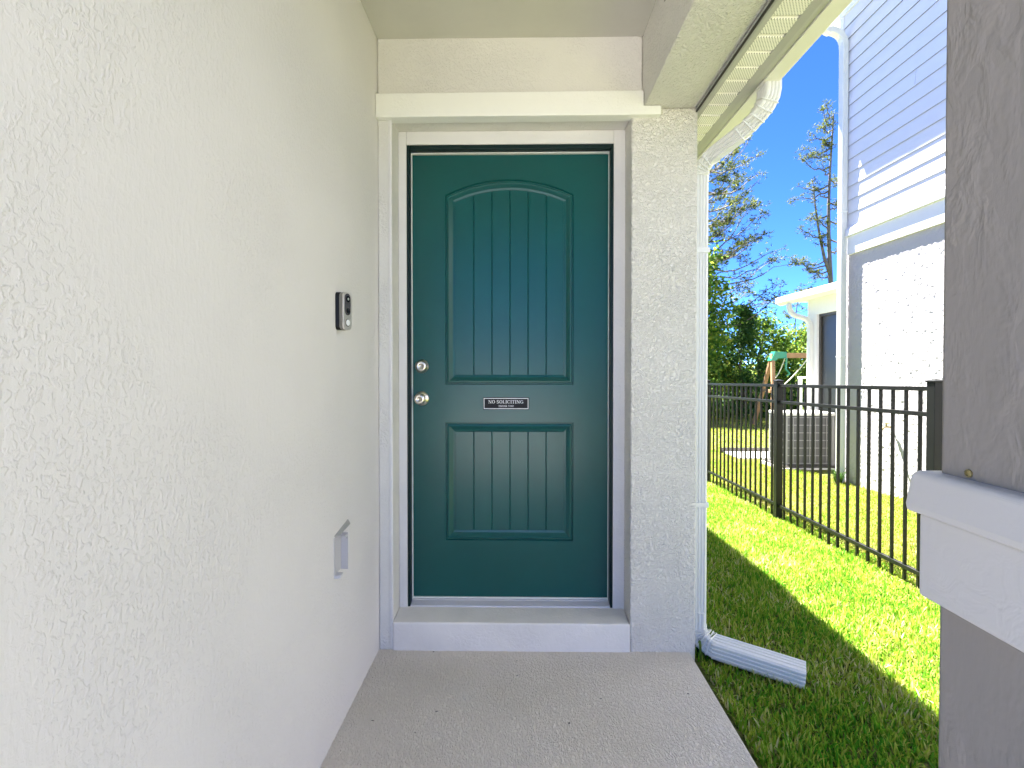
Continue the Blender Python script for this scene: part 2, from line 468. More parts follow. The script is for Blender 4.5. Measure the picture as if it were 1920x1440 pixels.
# ---- soffit, gutter, roof
SZ = 2.347
sof = MB(); sof.box(0.757, 0.905, 0.2, 9.4, SZ + 0.02, SZ + 0.04)
soffit = sof.build('soffit', M['soffit_plain'], house)
pm = MB(); pitch = 0.0865
pm.prism([(0.0, 0.010), (0.004, 0.010), (0.010, 0.0), (0.078, 0.0), (0.084, 0.008), (pitch - 0.0005, 0.010), (pitch - 0.0005, 0.014), (0.0, 0.014)], 'x', 0.0, 0.145)
first = None
for k in range(44):
    loc = (0.760, 0.55 + k * pitch, SZ - 0.003)
    if first is None:
        pm.v = [(x + loc[0], y + loc[1], z + loc[2]) for x, y, z in pm.v]
        first = pm.build('soffit_panel', M['soffit'], soffit, origin=loc)
    else:
        o = first.copy(); COL.objects.link(o); o.parent = soffit; o.location = loc
mb = MB(); mb.prism([(0.757, SZ + 0.003), (0.760, SZ - 0.004), (0.770, SZ - 0.008), (0.787, SZ - 0.008), (0.789, SZ - 0.003), (0.789, SZ + 0.012), (0.757, SZ + 0.012)], 'y', 0.595, F + 5.0)
mb.build('soffit_channel', M['channel'], soffit, 0.0012)
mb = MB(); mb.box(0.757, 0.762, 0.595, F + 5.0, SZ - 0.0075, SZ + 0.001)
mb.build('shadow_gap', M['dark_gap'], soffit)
mb = MB(); mb.prism([(0.880, SZ - 0.004), (0.905, SZ - 0.010), (0.918, SZ - 0.010), (0.918, SZ + 0.014), (0.880, SZ + 0.014)], 'y', 0.2, 9.4)
mb.build('soffit_channel', M['channel'], soffit, 0.0012)
mb = MB(); mb.box(0.918, 0.931, 0.2, 9.4, SZ - 0.006, 2.56)
mb.build('fascia', M['channel'], house)
GB = 2.336
mb = MB(); mb.prism([(0.932, GB), (0.992, GB), (0.998, GB + 0.006), (1.0, GB + 0.035), (1.012, GB + 0.055), (1.03, GB + 0.07), (1.04, GB + 0.09), (1.042, GB + 0.118), (1.055, GB + 0.118), (1.055, GB + 0.124), (0.932, GB + 0.124)], 'y', 0.2, 9.4)
mb.build('gutter', M['cream_metal'], house, 0.0015)
mb = MB(); mb.prism([(1.05, 2.545), (1.05, 2.575), (-2.9, 4.352), (-7.5, 2.60), (-7.5, 2.57), (-2.9, 4.322)], 'y', 0.18, 9.6)
mb.build('roof', M['shingle'], house)

# ---- downspout
def downspout(parent, pts, w, h, side, mname, name='downspout', ribs=True, m='white_metal'):
    """corrugated rectangular pipe: path pts, w along the side vector, h across"""
    g = 0.004 if ribs else 0
    a, b = w / 2, h / 2
    def edge(p0, p1, k=3):
        out = []
        for i in range(k):
            t0 = (i + 0.55) / (k + 0.6); t1 = t0 + 0.10
            for t, gg in ((t0 - 0.05, 0), (t0, g), (t1 - 0.03, g), (t1 + 0.03, 0)):
                nrm = Vector((-(p1[1] - p0[1]), p1[0] - p0[0])).normalized()
                q = Vector(p0).lerp(Vector(p1), t) + nrm * gg
                out.append((q.x, q.y))
        return out
    c = 0.007; sec = []
    cs = [(-a, -b), (a, -b), (a, b), (-a, b)]
    for i in range(4):
        p0, p1 = Vector(cs[i]), Vector(cs[(i + 1) % 4]); d = (p1 - p0).normalized()
        sec.append(tuple(p0 + d * c))
        if ribs: sec += edge(tuple(p0 + d * c), tuple(p1 - d * c))
        sec.append(tuple(p1 - d * c))
    mb = MB(); mb.sweep(pts, sec, side)
    return mb.build(name, M[m], parent)

def arc_pts(p0, p1, p2, n=6, t=1.0):
    """rounded corner p0-p1-p2: quadratic bend"""
    p0, p1, p2 = map(Vector, (p0, p1, p2)); out = []
    for i in range(n + 1):
        s = i / n; out.append(p0 * (1 - s) ** 2 + p1 * 2 * s * (1 - s) + p2 * s * s)
    return out

def crimps(parent, pts, w, h, side, m='white_metal', t=0.006):
    """raised pleat rings on an elbow"""
    for i in range(len(pts) - 1):
        a, b = Vector(pts[i]), Vector(pts[i + 1]); d = (b - a).normalized(); c = (a + b) / 2
        mb = MB(); mb.sweep([c - d * 0.0045, c - d * 0.001, c + d * 0.003], [rect_sec(w, h, 0.008), rect_sec(w + t, h + t, 0.008), rect_sec(w, h, 0.008)], side)
        mb.build('crimp', M[m], parent)

dsp_body = [(0.803, 2.25, 2.11), (0.803, 2.25, 0.10)]
DY = (0, 1, 0)
ds = downspout(house, dsp_body, 0.085, 0.060, DY, None)
ux, uy, uz = 0.972, 1.965, GB
A0 = Vector((ux, uy, uz + 0.01)); A1 = Vector((ux, uy, uz - 0.085)); A2 = Vector((0.89, 2.10, uz - 0.145))
A3 = Vector((0.815, 2.235, uz - 0.185)); A4 = Vector((0.803, 2.25, 2.09))
up_b = arc_pts(A0 - Vector((0, 0, 0.03)), A1, A1.lerp(A2, 0.85), 6)
low_b = arc_pts(A1.lerp(A2, 1.15) + Vector((-0.02, 0.03, -0.008)), A3 + Vector((-0.012, 0.015, 0.0)), A4, 6)
side = Vector((0.55, 0.83, 0))
pth = [A0] + up_b + low_b + [Vector((0.803, 2.25, 2.06))]
def blend_elbow(parent, path, name):
    sec_w, sec_h = 0.085, 0.060
    return downspout(parent, path, 0.087, 0.062, DY, None, name)
eb = blend_elbow(ds, pth, 'elbow')
crimps(ds, up_b[1:], 0.088, 0.063, DY); crimps(ds, low_b[1:], 0.088, 0.063, DY)
mb = MB(); mb.box(0.768, 0.838, 2.2, 2.3, 1.92, 1.935)
# bottom elbow and the extension lying on the lawn
gz = GZ(1.0, 2.15)
K0 = Vector((0.803, 2.25, 0.085)); K1 = Vector((0.804, 2.24, gz + 0.072)); K2 = Vector((0.875, 2.185, gz + 0.064))
low = arc_pts(K0, K1, K2, 8)
downspout(ds, [Vector((0.803, 2.25, 0.15))] + low, 0.098, 0.072, (0.3, 0.95, 0.0), None, 'elbow')
crimps(ds, low[1:-1], 0.100, 0.074, (0.3, 0.95, 0.0))
E1 = Vector((1.165, 2.025, gz + 0.042))
downspout(ds, [K2 + (K2 - E1).normalized() * 0.02, E1], 0.100, 0.074, (0.46, 0.89, 0.0), None, 'extension')
for z in (1.75, 0.62):
    mb = MB(); mb.box(0.7665, 0.8385, 2.2055, 2.2945, z, z + 0.022); mb.build('strap', M['white_metal'], ds, 0.002)

# ---- door frame and door
mb = MB()
mb.box(-0.5205, -0.5075, 2.284, 2.40, 0.131, 2.2635); mb.box(0.4165, 0.4285, 2.284, 2.40, 0.131, 2.2635); mb.box(-0.5073, 0.4163, 2.284, 2.40, 2.2445, 2.2633)
frame = mb.build('door_frame', M['frame'], house, 0.0015)
mb = MB(); mb.box(-0.5073, -0.5047, 2.320, 2.36, 0.15, 2.2425); mb.box(0.4135, 0.4155, 2.324, 2.36, 0.15, 2.2425); mb.box(-0.5071, 0.4153, 2.320, 2.36, 2.2402, 2.2434)
mb.build('weatherstrip', M['weatherstrip'], frame)
mb = MB(); mb.prism([(2.283, 0.1315), (2.285, 0.137), (2.318, 0.146), (2.322, 0.150), (2.40, 0.150), (2.40, 0.125), (2.2825, 0.125)], 'x', -0.5083, 0.4175)
thr = mb.build('threshold', M['aluminium'], frame, 0.001)
mb = MB(); mb.box(-0.5033, 0.4133, 2.330, 2.345, 0.1505, 0.156)
mb.build('door_sweep', M['weatherstrip'], frame)

door_z0, door_z1, dx0, dx1 = 0.157, 2.2375, -0.5042, 0.4130
PX0, PX1 = -0.351, 0.252; pc = (PX0 + PX1) / 2; hw = (PX1 - PX0) / 2
def outline(zb, zt, rise, d, n=14):
    """panel outline inset by d; rise>0 gives the arched top; returns points, bottom-left first, counter-clockwise"""
    w = hw - d
    if rise:
        Rr = (hw * hw + rise * rise) / (2 * rise); cz = zt + rise - Rr; r = Rr - d
        pts = [(pc - w, zb + d), (pc + w, zb + d)]
        for i in range(n + 1):
            x = w - 2 * w * i / n; pts.append((pc + x, cz + math.sqrt(r * r - x * x)))
        return pts
    return [(pc - w, zb + d), (pc + w, zb + d), (pc + w, zt - d), (pc - w, zt - d)]
def arch_z(x, zt, rise, d):
    Rr = (hw * hw + rise * rise) / (2 * rise); r = Rr - d; return zt + rise - Rr + math.sqrt(r * r - (x - pc) ** 2)
UP = (1.162, 2.052, 0.072); LO = (0.424, 0.983, 0.0)
mb = MB()
def fq(x0, x1, z0, z1): mb.add([(x0, S, z0), (x1, S, z0), (x1, S, z1), (x0, S, z1)], [(0, 1, 2, 3)])
fq(dx0, PX0, door_z0, door_z1); fq(PX1, dx1, door_z0, door_z1)
fq(PX0, PX1, door_z0, LO[0]); fq(PX0, PX1, LO[1], UP[0])
top = outline(*UP, 0)[2:]
for (xa, za), (xb, zb) in zip(top[:-1], top[1:]):
    mb.add([(xa, S, za), (xb, S, zb), (xb, S, door_z1), (xa, S, door_z1)], [(0, 1, 2, 3)])
prof = [(0, 0), (0.003, 0.007), (0.0065, 0.007), (0.010, 0.0015), (0.0165, 0.0005), (0.021, 0.003), (0.034, 0.013), (0.046, 0.0155)]
for zb, zt, rise in (UP, LO):
    rings = [[(x, S + dep, z) for x, z in outline(zb, zt, rise, d)] for d, dep in prof]
    n = len(rings[0]); vs = [v for r in rings for v in r]
    fs = [(i * n + j, i * n + (j + 1) % n, i * n + n + (j + 1) % n, i * n + n + j) for i in range(len(rings) - 1) for j in range(n)]
    mb.add(vs, fs); mb.add([(x, S + 0.0156, z) for x, z in outline(zb, zt, rise, 0.045)], [tuple(range(n))])
for (xa, xb) in ((dx0, dx0), (dx1, dx1)):
    mb.add([(xa, S, door_z0), (xa, S + 0.04, door_z0), (xa, S + 0.04, door_z1), (xa, S, door_z1)], [(0, 1, 2, 3)])
mb.add([(dx0, S, door_z1), (dx1, S, door_z1), (dx1, S + 0.04, door_z1), (dx0, S + 0.04, door_z1)], [(0, 1, 2, 3)])
mb.add([(dx0, S, door_z0), (dx1, S, door_z0), (dx1, S + 0.04, door_z0), (dx0, S + 0.04, door_z0)], [(0, 1, 2, 3)])
door = mb.build('door', M['door'], house, fix=False)
grooves = [PX0 + 0.046] + [-0.218, -0.132, -0.0465, 0.039, 0.1245] + [PX1 - 0.046]
for zb, zt, rise in (UP, LO):
    for k in range(6):
        a = grooves[k]; b = grooves[k + 1]
        ia, ib = a + (0.0 if k == 0 else 0.0006), b - (0.0 if k == 5 else 0.0006)
        e = 0.0035
        fa, fb = a + (0.0005 if k == 0 else e), b - (0.0005 if k == 5 else e)
        z0 = zb + 0.046
        def tops(u, v, nn=5):
            return [(u + (v - u) * i / nn, arch_z(u + (v - u) * i / nn, zt, rise, 0.046) if rise else zt - 0.046) for i in range(nn + 1)][::-1]
        back = [(ia, z0), (ib, z0)] + tops(ia, ib); front = [(fa, z0), (fb, z0)] + tops(fa, fb)
        n = len(back); pb = MB()
        pb.add([(x, S + 0.0150, z) for x, z in back] + [(x, S + 0.0115, z) for x, z in front],
               [(i, (i + 1) % n, n + (i + 1) % n, n + i) for i in range(n)] + [tuple(range(n, 2 * n))])
        pb.build('plank', M['door'], door, fix=False)
# deadbolt and knob
mb = MB(); c = (-0.462, S, 1.248)
mb.cur = 0; mb.lathe([(0.0325, 0.0), (0.0325, -0.003), (0.030, -0.007), (0.026, -0.010), (0.025, -0.022), (0.023, -0.027), (0.0115, -0.0275), (0.0110, -0.0262), (0.001, -0.0262)], c)
mb.cur = 1; mb.box(c[0] - 0.0012, c[0] + 0.0012, S - 0.0275, S - 0.0258, c[2] - 0.006, c[2] + 0.004)
mb.build('deadbolt', [M['nickel'], M['keyhole']], door, smooth=True)
mb = MB(); c = (-0.462, S, 1.096)
mb.cur = 0; mb.lathe([(0.034, 0.0), (0.034, -0.003), (0.031, -0.008), (0.018, -0.012), (0.0125, -0.018), (0.0125, -0.030), (0.019, -0.036), (0.0255, -0.045),
          (0.0265, -0.052), (0.024, -0.060), (0.018, -0.064), (0.0105, -0.0645), (0.010, -0.063), (0.001, -0.063)], c)
mb.cur = 1; mb.box(c[0] - 0.0012, c[0] + 0.0012, S - 0.0645, S - 0.0625, c[2] - 0.005, c[2] + 0.005)
mb.build('doorknob', [M['nickel'], M['keyhole']], door, smooth=True)

# ================================================================== small things on door and wall
sign = thing('door_sign', (-0.0645, S, 1.073), 'small black sign lettered NO SOLICITING THANK YOU on the teal door', 'sign')
mb = MB(); mb.box(-0.1725, 0.0435, S - 0.004, S - 0.0002, 1.0445, 1.1015)
mb.build('plate', M['sign_black'], sign, 0.0015)
mb = MB()
for x0, x1, z0, z1 in ((-0.1695, 0.0405, 1.0955, 1.0985), (-0.1695, 0.0405, 1.0475, 1.0505), (-0.1695, -0.1665, 1.0506, 1.0954), (0.0375, 0.0405, 1.0506, 1.0954)):
    mb.box(x0, x1, S - 0.0050, S - 0.0041, z0, z1)
mb.build('border', M['sign_white'], sign)
# serif capitals drawn as strokes in a unit box: (x0, z0, x1, z1, thickness)
T, t = 0.17, 0.07
GL = {
 'N': (0.95, [(0.14, 0, 0.14, 1, t), (0.82, 0, 0.82, 1, t), (0.14, 1, 0.82, 0, T), (0, 0.03, 0.28, 0.03, t), (0.68, 0.97, 0.96, 0.97, t), (0, 0.97, 0.2, 0.97, t)]),
 'O': (0.95, 'O'), 'G': (0.95, 'G'), 'C': (0.9, 'C'), 'S': (0.65, 'S'), 'U': (0.9, 'U'),
 'L': (0.72, [(0.16, 0, 0.16, 1, T), (0, 0.97, 0.32, 0.97, t), (0, 0.03, 0.7, 0.03, t), (0.68, 0.0, 0.68, 0.26, t)]),
 'I': (0.36, [(0.18, 0, 0.18, 1, T), (0, 0.97, 0.36, 0.97, t), (0, 0.03, 0.36, 0.03, t)]),
 'T': (0.78, [(0.39, 0, 0.39, 1, T), (0.02, 0.97, 0.76, 0.97, t), (0.2, 0.03, 0.58, 0.03, t), (0.04, 0.75, 0.04, 1, t), (0.74, 0.75, 0.74, 1, t)]),
 'H': (0.92, [(0.16, 0, 0.16, 1, T), (0.76, 0, 0.76, 1, T), (0.16, 0.52, 0.76, 0.52, t), (0, 0.03, 0.32, 0.03, t), (0, 0.97, 0.32, 0.97, t), (0.6, 0.03, 0.92, 0.03, t), (0.6, 0.97, 0.92, 0.97, t)]),
 'A': (0.92, [(0.12, 0, 0.46, 1, t), (0.46, 1, 0.78, 0, T), (0.22, 0.34, 0.68, 0.34, t), (0, 0.03, 0.26, 0.03, t), (0.62, 0.03, 0.94, 0.03, t)]),
 'K': (0.9, [(0.16, 0, 0.16, 1, T), (0.2, 0.42, 0.74, 1, t), (0.34, 0.56, 0.78, 0, T), (0, 0.03, 0.32, 0.03, t), (0, 0.97, 0.32, 0.97, t), (0.6, 0.97, 0.88, 0.97, t), (0.62, 0.03, 0.94, 0.03, t)]),
 'Y': (0.88, [(0.44, 0, 0.44, 0.48, T), (0.12, 1, 0.44, 0.45, T), (0.76, 1, 0.44, 0.45, t), (0.26, 0.03, 0.62, 0.03, t), (0, 0.97, 0.28, 0.97, t), (0.62, 0.97, 0.88, 0.97, t)]),
}
def round_strokes(ch):
    def arc(cx, cz, rx, rz, a0, a1, n=14):
        return [(cx + rx * math.cos(R(a0 + (a1 - a0) * i / n)), cz + rz * math.sin(R(a0 + (a1 - a0) * i / n))) for i in range(n + 1)]
    if ch == 'O': P = arc(0.47, 0.5, 0.39, 0.46, 0, 360, 22)
    elif ch == 'C': P = arc(0.47, 0.5, 0.39, 0.46, 42, 318)
    elif ch == 'G': P = arc(0.47, 0.5, 0.39, 0.46, 42, 322)
    elif ch == 'U': P = [(0.16, 1), (0.16, 0.4)] + arc(0.46, 0.38, 0.30, 0.34, 180, 360, 10) + [(0.76, 1)]
    else: P = arc(0.32, 0.74, 0.22, 0.22, 30, 250, 9) + arc(0.32, 0.27, 0.25, 0.24, 80, -150, 9)
    st = []
    for (a, b), (c, d) in zip(P[:-1], P[1:]):
        vert = abs(d - b) / (math.hypot(c - a, d - b) + 1e-6)
        st.append((a, b, c, d, t + (T - t) * vert ** 1.5))
    if ch == 'G': st += [(0.82, 0.08, 0.82, 0.46, T), (0.6, 0.46, 0.94, 0.46, t)]
    if ch == 'C': st += [(0.78, 0.72, 0.78, 0.98, t)]
    if ch == 'U': st += [(0, 0.97, 0.32, 0.97, t), (0.6, 0.97, 0.92, 0.97, t)]
    if ch == 'S': st += [(0.53, 0.74, 0.53, 0.98, t), (0.09, 0.02, 0.09, 0.26, t)]
    return st
def lettering(text, xc, z0, h, total, parent, yf):
    adv = sum((GL[c][0] + 0.13) if c != ' ' else 0.4 for c in text); sx = total / adv; x = xc - total / 2
    mb = MB(); lay = 0
    for c in text:
        if c == ' ': x += 0.4 * sx; continue
        w, st = GL[c]; st = st if isinstance(st, list) else round_strokes(c)
        for a, b, c2, d, th in st:
            p0 = Vector((a * sx, b * h)); p1 = Vector((c2 * sx, d * h)); dr = (p1 - p0)
            if dr.length < 1e-7: continue
            nn = Vector((-dr.y, dr.x)).normalized() * th * h / 2; ex = dr.normalized() * th * h * 0.15
            q = [p0 - ex - nn, p1 + ex - nn, p1 + ex + nn, p0 - ex + nn]
            lay = (lay + 1) % 24; yy = yf - lay * 0.000012
            mb.add([(x + v.x, yy, z0 + v.y) for v in q], [(0, 1, 2, 3)])
        x += (w + 0.13) * sx
    return mb.build('lettering', M['sign_white'], parent, fix=False)
lettering('NO SOLICITING', -0.0645, 1.0735, 0.0150, 0.166, sign, S - 0.0043)
lettering('THANK YOU', -0.0645, 1.0565, 0.0085, 0.072, sign, S - 0.0043)

bell = thing('video_doorbell', (-0.62, 1.69, 1.37), 'slim black and silver video doorbell on the pale wall beside the door', 'doorbell')
def rounded(w, h, r, n=5):
    out = []
    for cx, cz, a in ((w / 2 - r, -h / 2 + r, -90), (w / 2 - r, h / 2 - r, 0), (-w / 2 + r, h / 2 - r, 90), (-w / 2 + r, -h / 2 + r, 180)):
        for i in range(n + 1): out.append((cx + r * math.cos(R(a + 90 * i / n)), cz + r * math.sin(R(a + 90 * i / n))))
    return out
rotb = Matrix.Rotation(R(-16), 4, 'Z')
bc = Vector((-0.5885, 1.681, 1.433))
def bell_part(name, poly, d0, d1, m, parent, dz=0.0, bevel=0.0008):
    """outline in the plane of the bell's face; d = distance out of the wall side"""
    mb = MB(); n = len(poly); vs = []
    for d in (d0, d1):
        for a, b in poly: vs.append(bc + rotb @ Vector((d, a, b + dz)))
    mb.add(vs, [tuple(range(n))[::-1], tuple(range(n, 2 * n))] + [(i, (i + 1) % n, n + (i + 1) % n, n + i) for i in range(n)])
    return mb.build(name, m, parent, bevel)
mb = MB(); pl = rounded(0.047, 0.128, 0.014); n = len(pl)
vs = [(-0.6205, 1.683 + a, 1.433 + b) for a, b in pl] + [bc + rotb @ Vector((-0.0135, a, b)) for a, b in pl]
mb.add(vs, [tuple(range(n))[::-1], tuple(range(n, 2 * n))] + [(i, (i + 1) % n, n + (i + 1) % n, n + i) for i in range(n)])
mb.build('wedge_mount', M['black_plastic'], bell, 0.0008)
bell_part('body', rounded(0.046, 0.127, 0.014), -0.0134, -0.002, M['grey_plastic'], bell)
bell_part('front_plate', rounded(0.046, 0.127, 0.014), -0.0019, 0.003, M['silver'], bell)
bell_part('lens_panel', rounded(0.032, 0.074, 0.0155), 0.0031, 0.0042, M['lens_panel'], bell, 0.023, 0.0003)
bell_part('lens', rounded(0.022, 0.022, 0.0109), 0.0043, 0.0062, M['lens'], bell, 0.041, 0.0004)
bell_part('lens', rounded(0.020, 0.020, 0.0099), 0.0043, 0.0056, M['lens'], bell, 0.001, 0.0004)
bell_part('lens_glint', rounded(0.009, 0.009, 0.0044), 0.0063, 0.0066, M['silver'], bell, 0.041, 0.0)
bell_part('button_ring', rounded(0.027, 0.027, 0.0134), 0.0031, 0.0042, M['grey_plastic'], bell, -0.039, 0.0003)
bell_part('button', rounded(0.021, 0.021, 0.0104), 0.0043, 0.0058, M['sign_white'], bell, -0.039, 0.0006)

brk = thing('metal_bracket', (-0.62, 1.68, 0.535), 'small bent pale metal bracket screwed low on the smooth wall', 'bracket')
mb = MB(); mb.box(-0.6205, -0.6175, 1.636, 1.700, 0.548, 0.672); mb.build('back_plate', M['bracket'], brk, 0.0008)
mb = MB(); mb.prism([(1.7002, 0.545), (1.716, 0.552), (1.772, 0.585), (1.772, 0.672), (1.7002, 0.676)], 'x', -0.6205, -0.6135); mb.build('side_plate', M['bracket_light'], brk, 0.0012)
mb = MB(); mb.box(-0.6175, -0.594, 1.6965, 1.7, 0.545, 0.672); mb.build('flange', M['bracket'], brk, 0.0008)
mb = MB(); mb.add([(-0.6195, 1.640, 0.676), (-0.605, 1.650, 0.676), (-0.600, 1.740, 0.688), (-0.6195, 1.772, 0.694), (-0.6195, 1.640, 0.6785), (-0.605, 1.650, 0.6785), (-0.600, 1.740, 0.6905), (-0.6195, 1.772, 0.6965)],
                  [(3, 2, 1, 0), (4, 5, 6, 7), (0, 1, 5, 4), (1, 2, 6, 5), (2, 3, 7, 6), (3, 0, 4, 7)]); mb.build('top_flap', M['channel'], brk)
mb = MB(); mb.tube([(-0.598, 1.668, 0.664), (-0.598, 1.70, 0.664)], 0.005, 10); mb.build('hinge_pin', M['bracket'], brk)
mb = MB(); mb.box(-0.6195, -0.598, 1.636, 1.664, 0.537, 0.5475); mb.build('foot_tab', M['aluminium'], brk, 0.001)

# ================================================================== fence
fence = thing('metal_fence', (2.5, 4.85, GZ(2.5, 4.85)), 'black metal picket fence across the side lawn between the two houses', 'fence')
FP = [(3.02, 1.172), (4.83, 1.128), (6.66, 1.083)]
def shared(proto_mb, name, m, parent, locs, bevel=0):
    """one mesh placed at many spots under one thing"""
    o0 = None
    base = parent.location
    for l in locs:
        if o0 is None:
            o0 = proto_mb.build(name, m, None, bevel); o0.parent = parent; o = o0
        else:
            o = o0.copy(); COL.objects.link(o); o.parent = parent
        o.location = Vector(l) - base
    return o0
pb = MB(); a = 0.030
pb.box(-a, a, -a, a, -1.75, -0.018); pb.box(-a - 0.006, a + 0.006, -a - 0.006, a + 0.006, -0.018, -0.007)
pb.add([(-a - 0.004, -a - 0.004, -0.0072), (a + 0.004, -a - 0.004, -0.0072), (a + 0.004, a + 0.004, -0.0072), (-a - 0.004, a + 0.004, -0.0072), (0, 0, 0.004)],
       [(0, 1, 4), (1, 2, 4), (2, 3, 4), (3, 0, 4), (3, 2, 1, 0)])
shared(pb, 'fence_post', M['fence'], fence, [(2.5, y, z) for y, z in FP], 0.002)
pk = MB(); h = 0.0085; pk.box(-h, h, -h, h, -1.29, 0.0)
spots = []
for (ya, za), (yb, zb) in zip(FP[:-1], FP[1:]):
    nP = 15
    for k in range(1, nP + 1):
        tt = k / (nP + 1); y = ya + (yb - ya) * tt; z = za + (zb - za) * tt; spots.append((2.5, y, z - 0.062))
shared(pk, 'picket', M['fence'], fence, spots, 0.001)
for (ya, za), (yb, zb) in zip(FP[:-1], FP[1:]):
    for dz, nm in ((-0.058, 'top_rail'), (-0.215, 'middle_rail'), (-1.215, 'bottom_rail')):
        mb = MB(); w = 0.0135
        mb.prism([(ya + a, za + dz - w), (yb - a, zb + dz - w), (yb - a, zb + dz + w), (ya + a, za + dz + w)], 'x', 2.5 - w, 2.5 + w)
        mb.build(nm, M['fence'], fence, 0.002)

# ================================================================== neighbouring house
NX, NY = 4.35, 6.81
nb = thing('siding_house', (NX, NY, -0.3), 'tall pale house with lap siding over rough stucco beyond the fence', 'house')
mb = MB(); mb.box(NX + 0.02, 13, -6, NY, -0.7, 2.74); mb.build('stucco_wall', M['n_stucco'], nb)
def dash_coat(y0, y1, z0, z1, step):
    """thrown plaster: the lumpy outer skin of the wall as real relief"""
    ny, nz = int((y1 - y0) / step) + 1, int((z1 - z0) / step) + 1
    Y, Z = np.meshgrid(np.linspace(y0, y1, ny), np.linspace(z0, z1, nz))
    r2 = np.random.default_rng(5); hgt = np.zeros(Y.shape)
    for cell, amp in ((0.027, 1.0), (0.016, 0.6)):
        gy, gz2 = int((y1 - y0) / cell) + 3, int((z1 - z0) / cell) + 3
        G = r2.uniform(0, 1, (gz2, gy)); u = (Y - y0) / cell; w = (Z - z0) / cell
        iu, iw = u.astype(int), w.astype(int); fu, fw = u - iu, w - iw; fu = fu * fu * (3 - 2 * fu); fw = fw * fw * (3 - 2 * fw)
        hgt += amp * ((G[iw, iu] * (1 - fu) + G[iw, iu + 1] * fu) * (1 - fw) + (G[iw + 1, iu] * (1 - fu) + G[iw + 1, iu + 1] * fu) * fw)
    hgt = np.clip((hgt - 0.4) / 0.8, 0, 1) * 0.0046
    V = np.stack([NX + 0.004 - hgt, Y, Z], -1).reshape(-1, 3) - np.array(nb.location)
    idx = np.arange(ny * nz).reshape(nz, ny)
    Fq = np.stack([idx[:-1, :-1], idx[1:, :-1], idx[1:, 1:], idx[:-1, 1:]], -1).reshape(-1, 4)
    me = bpy.data.meshes.new('stucco_coat'); me.from_pydata(V.tolist(), [], Fq.tolist()); me.materials.append(M['n_stucco'])
    me.polygons.foreach_set('use_smooth', [True] * len(me.polygons))
    o = bpy.data.objects.new('stucco_coat', me); COL.objects.link(o); o.parent = nb
dash_coat(4.4, NY - 0.002, -0.45, 2.735, 0.009)
mb = MB(); mb.box(NX, NX + 0.0195, -6, 4.398, -0.7, 2.735); mb.build('stucco_coat', M['n_stucco'], nb)
mb = MB(); mb.box(NX + 0.002, 13, -6, NY - 0.002, 2.7405, 6.40); mb.build('upper_wall', M['siding'], nb)
# lap boards
bz0, exp = 3.088, 0.178
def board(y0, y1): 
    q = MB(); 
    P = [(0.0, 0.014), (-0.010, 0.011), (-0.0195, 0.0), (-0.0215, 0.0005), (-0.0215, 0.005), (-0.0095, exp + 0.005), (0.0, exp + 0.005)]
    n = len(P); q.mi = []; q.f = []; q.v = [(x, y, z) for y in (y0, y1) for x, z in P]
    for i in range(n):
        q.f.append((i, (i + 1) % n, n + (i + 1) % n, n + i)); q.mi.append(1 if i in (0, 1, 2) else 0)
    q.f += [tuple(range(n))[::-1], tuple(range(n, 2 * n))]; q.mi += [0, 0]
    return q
BY = NY - 0.055
long_locs = [(NX, 0, bz0 + k * exp) for k in range(16) if k not in (7,)]
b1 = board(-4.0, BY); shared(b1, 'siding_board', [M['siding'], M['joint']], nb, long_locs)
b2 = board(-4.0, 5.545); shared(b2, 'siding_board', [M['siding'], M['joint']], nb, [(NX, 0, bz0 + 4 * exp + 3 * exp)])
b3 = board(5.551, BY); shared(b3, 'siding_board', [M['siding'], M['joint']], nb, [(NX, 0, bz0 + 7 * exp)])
mb = MB(); mb.box(NX - 0.026, NX + 0.03, BY + 0.002, NY + 0.02, 3.09, 5.934); mb.box(NX + 0.0305, NX + 0.1, NY - 0.0015, NY + 0.02, 3.09, 5.934); mb.build('corner_trim', M['n_trim'], nb, 0.003)
mb = MB(); mb.prism([(NX, 2.965), (NX - 0.062, 2.962), (NX - 0.066, 2.972), (NX - 0.060, 3.052), (NX - 0.03, 3.086), (NX, 3.086)], 'y', -6, 6.632); mb.build('drip_cap', M['n_trim'], nb, 0.002)
mb = MB(); mb.box(NX - 0.034, NX, -6, 6.632, 2.725, 2.9645); mb.build('trim_band', M['n_trim'], nb, 0.003)
mb = MB(); mb.box(NX - 0.034, NX, -6, NY + 0.03, 5.935, 6.345); mb.build('frieze', M['bronze'] if False else M['n_trim'], nb, 0.003)
EX, EYY = 3.78, 7.66
mb = MB(); mb.box(EX + 0.06, NX + 0.1, -6, EYY - 0.06, 6.35, 6.37); mb.box(NX + 0.1005, 13, NY - 0.1, EYY - 0.06, 6.35, 6.37); mb.build('soffit', M['n_trim'], nb)
mb = MB(); mb.box(EX, EX + 0.058, -6, EYY, 6.345, 6.47); mb.box(EX + 0.0585, 13, EYY - 0.058, EYY, 6.345, 6.47); mb.build('gutter', M['n_trim'], nb, 0.004)
mb = MB(); mb.add([(EX + 0.002, -6.5, 6.45), (EX + 0.002, EYY - 0.002, 6.45), (13.5, EYY - 0.002, 6.45), (13.5, -6.5, 6.45), (8.6, -2, 8.0), (8.6, 3, 8.0)],
                  [(0, 1, 5, 4), (1, 2, 5), (2, 3, 4, 5), (3, 0, 4), (3, 2, 1, 0)]); mb.build('roof', M['shingle'], nb)
gzn = GZ(4.3, 6.6)
e0 = arc_pts((3.94, 6.66, 5.85), (4.10, 6.675, 5.76), (4.235, 6.68, 5.72), 4) 
e1 = arc_pts((4.10, 6.67, 5.69), (4.280, 6.68, 5.66), (4.285, 6.685, 5.48), 6)
